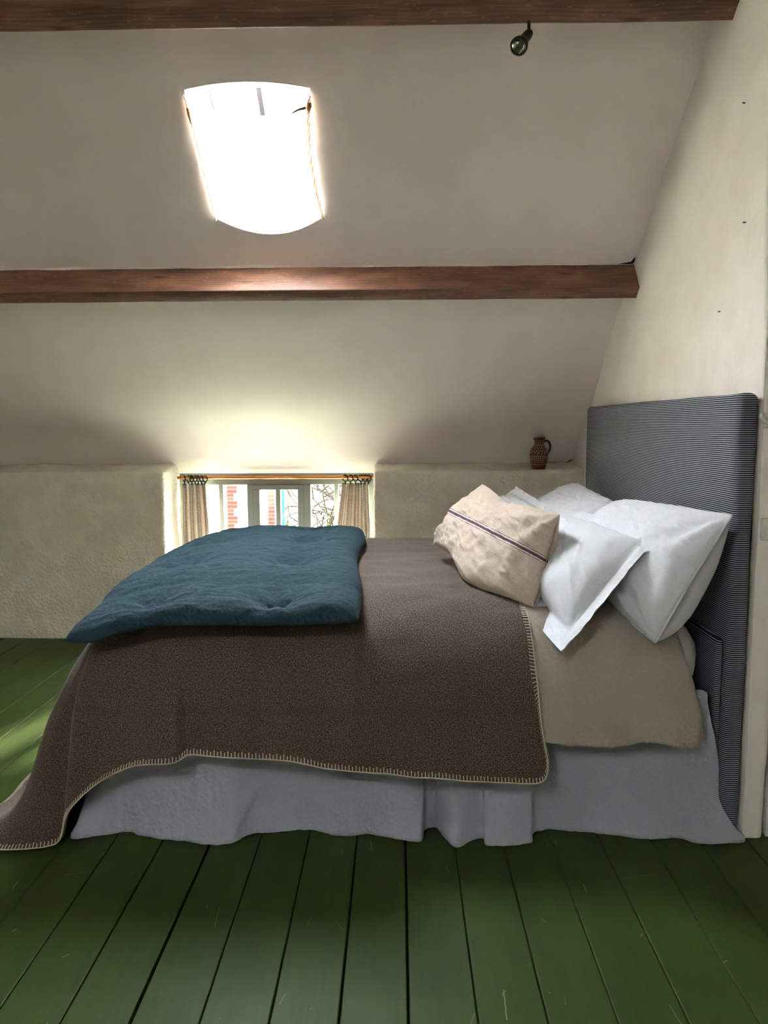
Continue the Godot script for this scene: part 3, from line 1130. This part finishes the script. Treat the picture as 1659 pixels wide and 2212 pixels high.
# ------------------------------------------------------------------ tufted quilt
func build_quilt() -> void:
	var tufts := []
	for x in [-0.375, -0.765]:
		for z in [-2.30, -2.69, -3.10, -3.45]:
			tufts.append(Vector2(x, z))
	var nu := 150
	var nv := 200
	var top := []
	var bot := []
	for i in nu:
		var u := i / (nu - 1.0)
		var r1 := PackedVector3Array()
		var r2 := PackedVector3Array()
		for j in nv:
			var v := j / (nv - 1.0)       # 0 far, 1 near
			# denser samples near the edges
			var uu := 0.5 - 0.5 * cos(PI * u) if true else u
			var vv := 0.5 - 0.5 * cos(PI * v)
			uu = lerpf(u, uu, 0.85)
			vv = lerpf(v, vv, 0.9)
			var xl := lerpf(-0.965, -0.985, vv)
			var xr := lerpf(-0.165, -0.125, vv) + 0.012 * sin(vv * 9.0)
			var x := lerpf(xl, xr, uu)
			var zf := -3.62
			var zn := lerpf(-2.185, -2.215, uu) + 0.006 * sin(uu * 11.0)
			var z := lerpf(zf, zn, vv)
			var base := bed_top(maxf(x, -0.9), minf(z, -2.42)) - 0.02
			base -= 0.10 * pow(maxf(0.0, z + 2.42), 1.35)                                   # leans over the near shoulder
			base -= 0.012 * pow(maxf(0.0, -0.78 - x) / 0.25, 1.6)
			base += 0.055
			var eu := 1.0 - pow(absf(2 * uu - 1), 12.0)
			var ev := 1.0 - pow(absf(2 * vv - 1), 26.0)
			var puff := pow(maxf(eu * ev, 0.0), 0.5)
			# corner points pinch
			var th := 0.098 * puff
			var dim := 0.0
			for t in tufts:
				var dd := Vector2(x - t.x, z - t.y)
				var d := dd.length()
				var a := dd.angle()
				dim += 0.042 * exp(-pow(d / 0.085, 2.0)) + 0.016 * exp(-d / 0.02)
				dim += 0.006 * exp(-pow(d / 0.11, 2.0)) * sstep(0.005, 0.03, d) * sin(a * 5.0 + t.x * 9.0 + t.y * 5.0)
				# long creases running sideways from each tuft
				dim += 0.013 * exp(-pow((dd.y - 0.15 * absf(dd.x)) / 0.014, 2.0)) * exp(-pow(dd.x / 0.10, 2.0))
			var wr := 0.006 * nz.get_noise_2d(x * 5.0 + z * 2.0, z * 26.0) + 0.0035 * nz.get_noise_2d(x * 11.0, z * 55.0) + 0.008 * nz.get_noise_2d(x * 2.4 + 7.0, z * 3.0)
			var yt := base + th * 0.62 - (dim * puff) + wr * puff
			r1.append(Vector3(x, yt, z))
			r2.append(Vector3(x, base - th * 0.22, z))
		top.append(r1)
		bot.append(r2)
	# puckers along the seam
	var st := new_st()
	grid(st, top, null, false, false, true)
	grid(st, bot, null, false, false, false)
	var o := obj("tufted_quilt", st, M.quilt)
	tag(o, "teal tufted linen quilt folded across the foot of the bed", "quilt")
	for t in tufts:
		st = new_st()
		var y := bed_top(t.x, minf(t.y, -2.42)) + 0.03
		y -= 0.10 * pow(maxf(0.0, t.y + 2.42), 1.35)
		tube(st, [Vector3(t.x - 0.008, y, t.y), Vector3(t.x, y + 0.006, t.y), Vector3(t.x + 0.008, y, t.y)], 0.0025, 6)
		obj("tuft", st, M.quilt, o)

# ------------------------------------------------------------------ pillows
# corners are bottom-left, bottom-right, top-right, top-left seen from the front
func pillow(called: String, label: String, c: Array, thick: float, flange: float, m: Material, opt := {}) -> Node3D:
	var mid: Vector3 = (c[0] + c[1] + c[2] + c[3]) * 0.25
	var base := Vector3(mid.x, minf(c[0].y, c[1].y), mid.z)
	var t := thing(called, label, called, base, opt.get("group", ""))
	var nrm: Vector3 = ((c[1] - c[3]).cross(c[2] - c[0])).normalized()
	var n := 84
	var wid: float = c[0].distance_to(c[1])
	var hgt: float = c[0].distance_to(c[3])
	var fu: float = 1.0 - 2.0 * flange / wid
	var fv: float = 1.0 - 2.0 * flange / hgt
	var sd: float = opt.get("seed", 0.0)
	var pinch: float = opt.get("pinch", 0.08)
	var front := []
	var back := []
	var uvs := []
	var edge := []
	for i in n:
		var r1 := PackedVector3Array()
		var r2 := PackedVector3Array()
		var ru := PackedVector2Array()
		for j in n:
			var u := -1.0 + 2.0 * i / (n - 1.0)
			var v := -1.0 + 2.0 * j / (n - 1.0)
			u = lerpf(u, sin(u * PI / 2), 0.5)
			v = lerpf(v, sin(v * PI / 2), 0.5)
			var rc: float = 1.0 - opt.get("round", 0.05) * pow(absf(u * v), 3.0)
			var pu := u * rc * (1.0 - pinch * (1.0 - v * v) * u * u)
			var pv := v * rc * (1.0 - pinch * (1.0 - u * u) * v * v)
			var a: Vector3 = c[0].lerp(c[1], pu * 0.5 + 0.5)
			var b: Vector3 = c[3].lerp(c[2], pu * 0.5 + 0.5)
			var p := a.lerp(b, pv * 0.5 + 0.5)
			var iu := clampf(absf(u) / fu, 0.0, 1.0)
			var iv := clampf(absf(v) / fv, 0.0, 1.0)
			var prof := pow(maxf((1.0 - pow(iu, 2.8)) * (1.0 - pow(iv, 2.8)), 0.0), 0.48)
			prof *= 1.0 - 0.35 * pow(iu * iv, 2.0)
			var sag: float = 1.0 - 0.22 * v         # filling settles low
			var th := thick * 0.5 * prof * sag
			var wv := 0.010 * nz.get_noise_2d(u * 1.6 + sd, v * 1.6 - sd) + 0.006 * (absf(nz.get_noise_2d(u * 4.0 + v * 2.0 + sd, v * 3.0 - u)) - 0.2)
			# creases pulling into the corners
			var cr := 0.0
			for sx in [-1.0, 1.0]:
				for sy in [-1.0, 1.0]:
					var q := Vector2((u - sx) * wid, (v - sy) * hgt) * 0.5
					var rr := q.length()
					cr += 0.0085 * exp(-pow((rr - 0.12) / 0.08, 2.0)) * sin(q.angle() * 10.0 + sd * 3.0 + sx)
			cr += 0.010 * pow(1.0 - absf(nz.get_noise_2d(u * 2.2 + v * 0.9 + sd * 5.0, v * 1.1 - u * 0.4)), 6.0) - 0.004
			# wavy border
			var rim := maxf(iu, iv)
			var fl := 0.0
			if flange > 0.0:
				var out := maxf((absf(u) - fu) / (1.0 - fu), (absf(v) - fv) / (1.0 - fv))
				fl = maxf(out, 0.0) * 0.007 * nz.get_noise_2d(u * 3.0 + sd * 2.0, v * 3.0)
			var fold: Vector3 = Vector3.ZERO
			if opt.has("bend"):
				fold = opt.bend.call(u, v)
			var flat := 0.0016
			var pf: Vector3 = p + nrm * (th * opt.get("face", 1.0) + flat + (wv + cr) * (0.25 + 0.75 * prof) + fl) + fold
			var pb: Vector3 = p - nrm * (th * opt.get("rear", 0.9) + flat - (wv * 0.3) * prof - fl) + fold
			pf = seat(pf, 0.004)
			pb = seat(pb, 0.001)
			r1.append(pf - base)
			r2.append(pb - base)
			ru.append(Vector2(0.5 + 0.5 * u, 0.5 - 0.5 * v))
		front.append(r1)
		back.append(r2)
		uvs.append(ru)
	var st := new_st()
	grid(st, front, uvs)
	grid(st, back, uvs, false, false, true)
	for s in 4:
		var e1 := PackedVector3Array()
		var e2 := PackedVector3Array()
		for k in n:
			var i: int = [k, n - 1, n - 1 - k, 0][s]
			var j: int = [0, k, n - 1, n - 1 - k][s]
			e1.append(front[i][j])
			e2.append(back[i][j])
			edge.append((front[i][j] + back[i][j]) * 0.5)
		grid(st, [e2, e1], null, false, false, false)
	obj("cover", st, m, t)
	if opt.get("piping", false):
		st = new_st()
		edge.append(edge[0])
		tube(st, edge, 0.0042, 6, false)
		obj("piping", st, m, t)
	return t

func seat(p: Vector3, gap: float) -> Vector3:
	if p.x > -1.0 and p.z < -2.2 and p.z > -4.15:
		p.y = maxf(p.y, bed_top(p.x, p.z) + 0.012 + gap)
	p.x = minf(p.x, 0.998)
	return p

func build_pillows() -> void:
	pillow("pillow", "white pillow at the far end against the striped headboard", [Vector3(0.60, 0.76, -3.98), Vector3(0.58, 0.76, -3.15), Vector3(0.915, 0.965, -3.12), Vector3(0.93, 0.995, -3.97)], 0.17, 0.0, M.cotton, {"seed": 4.0, "group": "white bed pillows", "pinch": 0.1})
	pillow("pillow", "plump white piped pillow nearest the headboard on the near side", [Vector3(0.60, 0.755, -2.95), Vector3(0.755, 0.640, -2.205), Vector3(0.968, 1.040, -2.20), Vector3(0.875, 1.005, -3.0)], 0.23, 0.0, M.cotton, {"seed": 9.0, "group": "white bed pillows", "piping": true, "pinch": 0.07, "rear": 1.3})
	var curl := func(u: float, v: float) -> Vector3:
		var k := sstep(0.55, 1.0, u) * sstep(0.3, 1.0, v)
		return Vector3(0.05, -0.05, 0.03) * k * k
	pillow("pillow", "white pillow with a flat border, far side behind the linen cushion", [Vector3(0.34, 0.75, -3.9), Vector3(0.42, 0.75, -3.2), Vector3(0.715, 0.915, -3.2), Vector3(0.600, 0.985, -3.92)], 0.15, 0.05, M.cotton, {"seed": 14.0, "group": "white bed pillows", "bend": curl})
	var tip := func(u: float, v: float) -> Vector3:
		var k := sstep(0.80, 1.0, u) * sstep(0.55, 0.95, v)
		return Vector3(0.045, -0.06, -0.01) * k
	pillow("pillow", "white pillow with a wide flat border hanging over the near edge", [Vector3(0.34, 0.765, -2.98), Vector3(0.468, 0.622, -2.165), Vector3(0.815, 0.985, -2.34), Vector3(0.665, 0.955, -3.10)], 0.22, 0.055, M.cotton, {"seed": 21.0, "group": "white bed pillows", "bend": tip, "pinch": 0.03})
	var slump := func(u: float, v: float) -> Vector3:
		var low := sstep(-0.2, -1.0, v) * exp(-pow((u - 0.35) / 0.5, 2.0))
		var top := sstep(0.2, 1.0, v) * exp(-pow((u + 0.15) / 0.45, 2.0))
		return Vector3(-0.075, -0.03, 0.0) * low + Vector3(0.0, -0.028, 0.0) * top
	pillow("cushion", "beige linen cushion with a thin plum stripe leaning on the pillows", [Vector3(0.128, 0.812, -3.06), Vector3(0.450, 0.712, -2.39), Vector3(0.525, 1.008, -2.46), Vector3(0.340, 1.060, -3.09)], 0.21, 0.0, M.cushion, {"seed": 30.0, "pinch": 0.08, "round": 0.04, "bend": slump})

# ------------------------------------------------------------------ headboard
func build_headboard() -> void:
	var h := thing("headboard", "tall upholstered headboard in dark blue and white striped ticking", "headboard", Vector3(1.037, 0, -3.22))
	var per := 0.0064
	var uvf := func(p: Vector3) -> Vector2:
		return Vector2(p.z / 0.05, p.y / per + 0.35 * sin(p.z * 5.0) * exp(-pow((p.y - 1.0) / 0.5, 2.0)))
	var pad := func(p: Vector3, n: Vector3) -> Vector3:
		return p + n * 0.004 * nz.get_noise_3d(p.x * 2.0, p.y * 2.5, p.z * 2.5)
	var st := new_st()
	rbox(st, Vector3(-0.033, 0.015, -0.935), Vector3(0.031, 1.382, 0.915), 0.024, 0.045, pad, uvf)
	obj("padded_panel", st, M.ticking, h)
	st = new_st()
	rbox(st, Vector3(-0.054, 0.03, -0.91), Vector3(-0.02, 0.628, 0.888), 0.018, 0.045, pad, uvf)
	obj("lower_pad", st, M.ticking, h)

# ------------------------------------------------------------------ curtains
func build_curtains() -> void:
	var st := new_st()
	tube(st, [Vector3(-1.405, 0.962, -4.84), Vector3(-0.155, 0.962, -4.84)], 0.0095, 12)
	var rod := obj("curtain_rod", st, M.copper)
	tag(rod, "copper curtain rod across the top of the low window", "curtain rod")
	curtain("patterned crochet curtain bunched at the left of the window", [-1.357, -1.331, -1.310, -1.289, -1.269, -1.248, -1.225], -1.385, -1.205, -1.395, -1.19, 11.0)
	curtain("patterned crochet curtain gathered at the right of the window", [-0.335, -0.303, -0.271, -0.236, -0.212, -0.189], -0.350, -0.185, -0.385, -0.172, 47.0)

func curtain(label: String, rings: Array, xa: float, xb: float, ya: float, yb: float, sd: float) -> void:
	var t := thing("curtain", label, "curtain", Vector3((xa + xb) * 0.5, 0.36, -4.84), "crochet curtains")
	var g := []
	var uv := []
	var n := 110
	var width := 0.27
	for i in n:
		var s := i / (n - 1.0)
		var row := PackedVector3Array()
		var ur := PackedVector2Array()
		for j in 40:
			var v := j / 39.0
			var y := lerpf(0.925, 0.37, v)
			var x := lerpf(lerpf(xa, xb, s), lerpf(ya, yb, s), minf(v * 2.0, 1.0))
			var fold := sin(s * TAU * 5.0 + sd + 0.6 * sin(v * 2.0 + sd))
			var z := -4.842 + 0.017 * fold + 0.006 * nz.get_noise_2d(s * 8.0 + sd, v * 2.0)
			x += 0.007 * cos(s * TAU * 5.0 + sd) 
			row.append(Vector3(x, y, z) - t.position)
			ur.append(Vector2(s * width, (0.925 - y)))
		g.append(row)
		uv.append(ur)
	st_sheet(t, g, uv)
	for x in rings:
		var c := Vector3(x, 0.955, -4.84) - t.position
		var st := new_st()
		var p := []
		var tw := sin(x * 300.0) * 0.5 + 0.55
		for k in 17:
			var a := TAU * k / 16.0
			p.append(c + Vector3(cos(a) * cos(tw), sin(a), cos(a) * sin(tw)) * 0.0195)
		tube(st, p, 0.0042, 6, false)
		var r := obj("ring", st, M.black_iron, t)
		st = new_st()
		box(st, c + Vector3(-0.004, -0.040, -0.004), c + Vector3(0.004, -0.019, 0.005), 0.0015)
		obj("clip", st, M.black_iron, r)

func st_sheet(t: Node3D, g: Array, uv: Array) -> void:
	var st := new_st()
	sheet(st, g, 0.0018, uv)
	obj("fabric", st, M.curtain, t)

# ------------------------------------------------------------------ jug on the ledge
func build_jug() -> void:
	var s := 256
	var im := Image.create(s, s, false, Image.FORMAT_RGB8)
	im.fill(c8(78, 33, 20))
	var cream := c8(206, 164, 134)
	var dash := func(v0: int, v1: int, count: int, duty: float, slant: float) -> void:
		for y in range(v0, v1):
			for x in s:
				var ph := fposmod(float(x) / s * count + slant * float(y - v0) / (v1 - v0), 1.0)
				if ph < duty:
					im.set_pixel(x, s - 1 - y, cream)
	# v counts upwards from the foot
	dash.call(36, 46, 34, 0.45, 0.0)
	dash.call(56, 64, 34, 0.4, 0.0)
	dash.call(70, 82, 34, 0.4, 0.0)
	dash.call(88, 92, 1, 1.0, 0.0)
	dash.call(96, 114, 30, 0.45, 0.0)
	dash.call(122, 140, 16, 0.3, 0.5)
	dash.call(140, 160, 22, 0.35, -0.8)
	dash.call(166, 182, 20, 0.35, 0.6)
	dash.call(186, 206, 18, 0.4, -0.4)
	dash.call(214, 222, 26, 0.4, 0.0)
	dash.call(230, 235, 26, 0.4, 0.0)
	var m := mat(Color.WHITE, 0.3)
	m.albedo_texture = img_tex(im)
	var plain := mat(c8(70, 28, 18), 0.3)
	var j := thing("jug", "small brown earthenware jug with cream slip pattern on the ledge", "jug", Vector3(0.838, 1.022, -4.608))
	var pr := [Vector2(0.0, 0.0), Vector2(0.038, 0.0), Vector2(0.0405, 0.004), Vector2(0.044, 0.022), Vector2(0.0505, 0.045), Vector2(0.055, 0.07), Vector2(0.0555, 0.084), Vector2(0.054, 0.098), Vector2(0.050, 0.112), Vector2(0.042, 0.127), Vector2(0.033, 0.139), Vector2(0.029, 0.148), Vector2(0.0285, 0.160), Vector2(0.031, 0.172), Vector2(0.0365, 0.182), Vector2(0.037, 0.1865), Vector2(0.034, 0.187), Vector2(0.028, 0.176), Vector2(0.025, 0.155), Vector2(0.025, 0.12), Vector2(0.0, 0.10)]
	# v by height
	var st := new_st()
	var g := []
	var uv := []
	for p in pr:
		var row := PackedVector3Array()
		var ur := PackedVector2Array()
		for k in 41:
			var a := TAU * k / 40
			row.append(Vector3(cos(a) * p.x, p.y, sin(a) * p.x))
			ur.append(Vector2(k / 40.0, 1.0 - p.y / 0.187))
		g.append(row)
		uv.append(ur)
	grid(st, g, uv)
	obj("body", st, m, j)
	st = new_st()
	var hp := []
	var ctrl := [Vector3(0.028, 0.163, 0), Vector3(0.045, 0.169, 0), Vector3(0.062, 0.158, 0), Vector3(0.0685, 0.134, 0), Vector3(0.064, 0.110, 0), Vector3(0.053, 0.092, 0)]
	for i in 26:
		hp.append(crom(ctrl, i / 25.0 * 5.0))
	tube(st, hp, 0.0068, 10)
	obj("handle", st, plain, j)
	j.rotation.y = 0.12

# ------------------------------------------------------------------ spotlight (switched off)
func build_spot() -> void:
	var top := Vector3(0.416, 2.552, -2.594)
	var t := thing("spotlight", "small bronze ceiling spotlight hanging from the upper beam", "spotlight", top)
	var st := new_st()
	tube(st, [Vector3(0, 0.004, 0), Vector3(0, -0.036, 0.004)], 0.005, 10)
	obj("stem", st, M.bronze, t)
	var axis := Vector3(-0.046, -0.074, 0.066).normalized()
	var side := axis.cross(Vector3.UP).normalized()
	var xf := Transform3D(Basis(side, axis, side.cross(axis)), Vector3(0.002, -0.028, -0.004))
	st = new_st()
	lathe(st, [Vector2(0.0, -0.006), Vector2(0.008, -0.005), Vector2(0.0125, 0.0), Vector2(0.0145, 0.012), Vector2(0.0155, 0.045), Vector2(0.018, 0.062), Vector2(0.024, 0.078), Vector2(0.0275, 0.092), Vector2(0.0275, 0.102), Vector2(0.0225, 0.102), Vector2(0.0225, 0.094)], 32, xf)
	obj("housing", st, M.bronze, t)
	st = new_st()
	lathe(st, [Vector2(0.0225, 0.096), Vector2(0.019, 0.086), Vector2(0.012, 0.077), Vector2(0.005, 0.073), Vector2(0.0, 0.0725)], 32, xf)
	obj("reflector", st, M.mirror, t)
	st = new_st()
	lathe(st, [Vector2(0.0, 0.092), Vector2(0.003, 0.091), Vector2(0.004, 0.084), Vector2(0.004, 0.074)], 12, xf)
	obj("bulb", st, M.steel, t)
	st = new_st()
	lathe(st, [Vector2(0.0, 0.0995), Vector2(0.012, 0.099), Vector2(0.0226, 0.0975)], 32, xf)
	obj("lens", st, M.glass, t)

# ------------------------------------------------------------------ door post at the right edge
func build_door_post() -> void:
	var d := Node3D.new()
	d.name = "trim_1"
	add_child(d)
	struct(d, "white painted door casing beside the headboard")
	var st := new_st()
	box(st, Vector3(1.150, 0.0, -2.34), Vector3(1.26, 2.1, -2.305), 0.004)
	obj("casing", st, M.white_paint, d)
	st = new_st()
	var pts := [Vector3(1.088, 1.292, -2.287), Vector3(1.074, 1.300, -2.279), Vector3(1.062, 1.311, -2.277), Vector3(1.058, 1.322, -2.281)]
	tube(st, pts, [0.007, 0.009, 0.007, 0.004], 8)
	box(st, Vector3(1.072, 1.28, -2.302), Vector3(1.10, 1.325, -2.286), 0.004)
	obj("latch_hook", st, M.white_paint, d)
	st = new_st()
	box(st, Vector3(1.081, 0.947, -2.302), Vector3(1.118, 1.012, -2.285), 0.005)
	obj("latch_keep", st, M.white_paint, d)
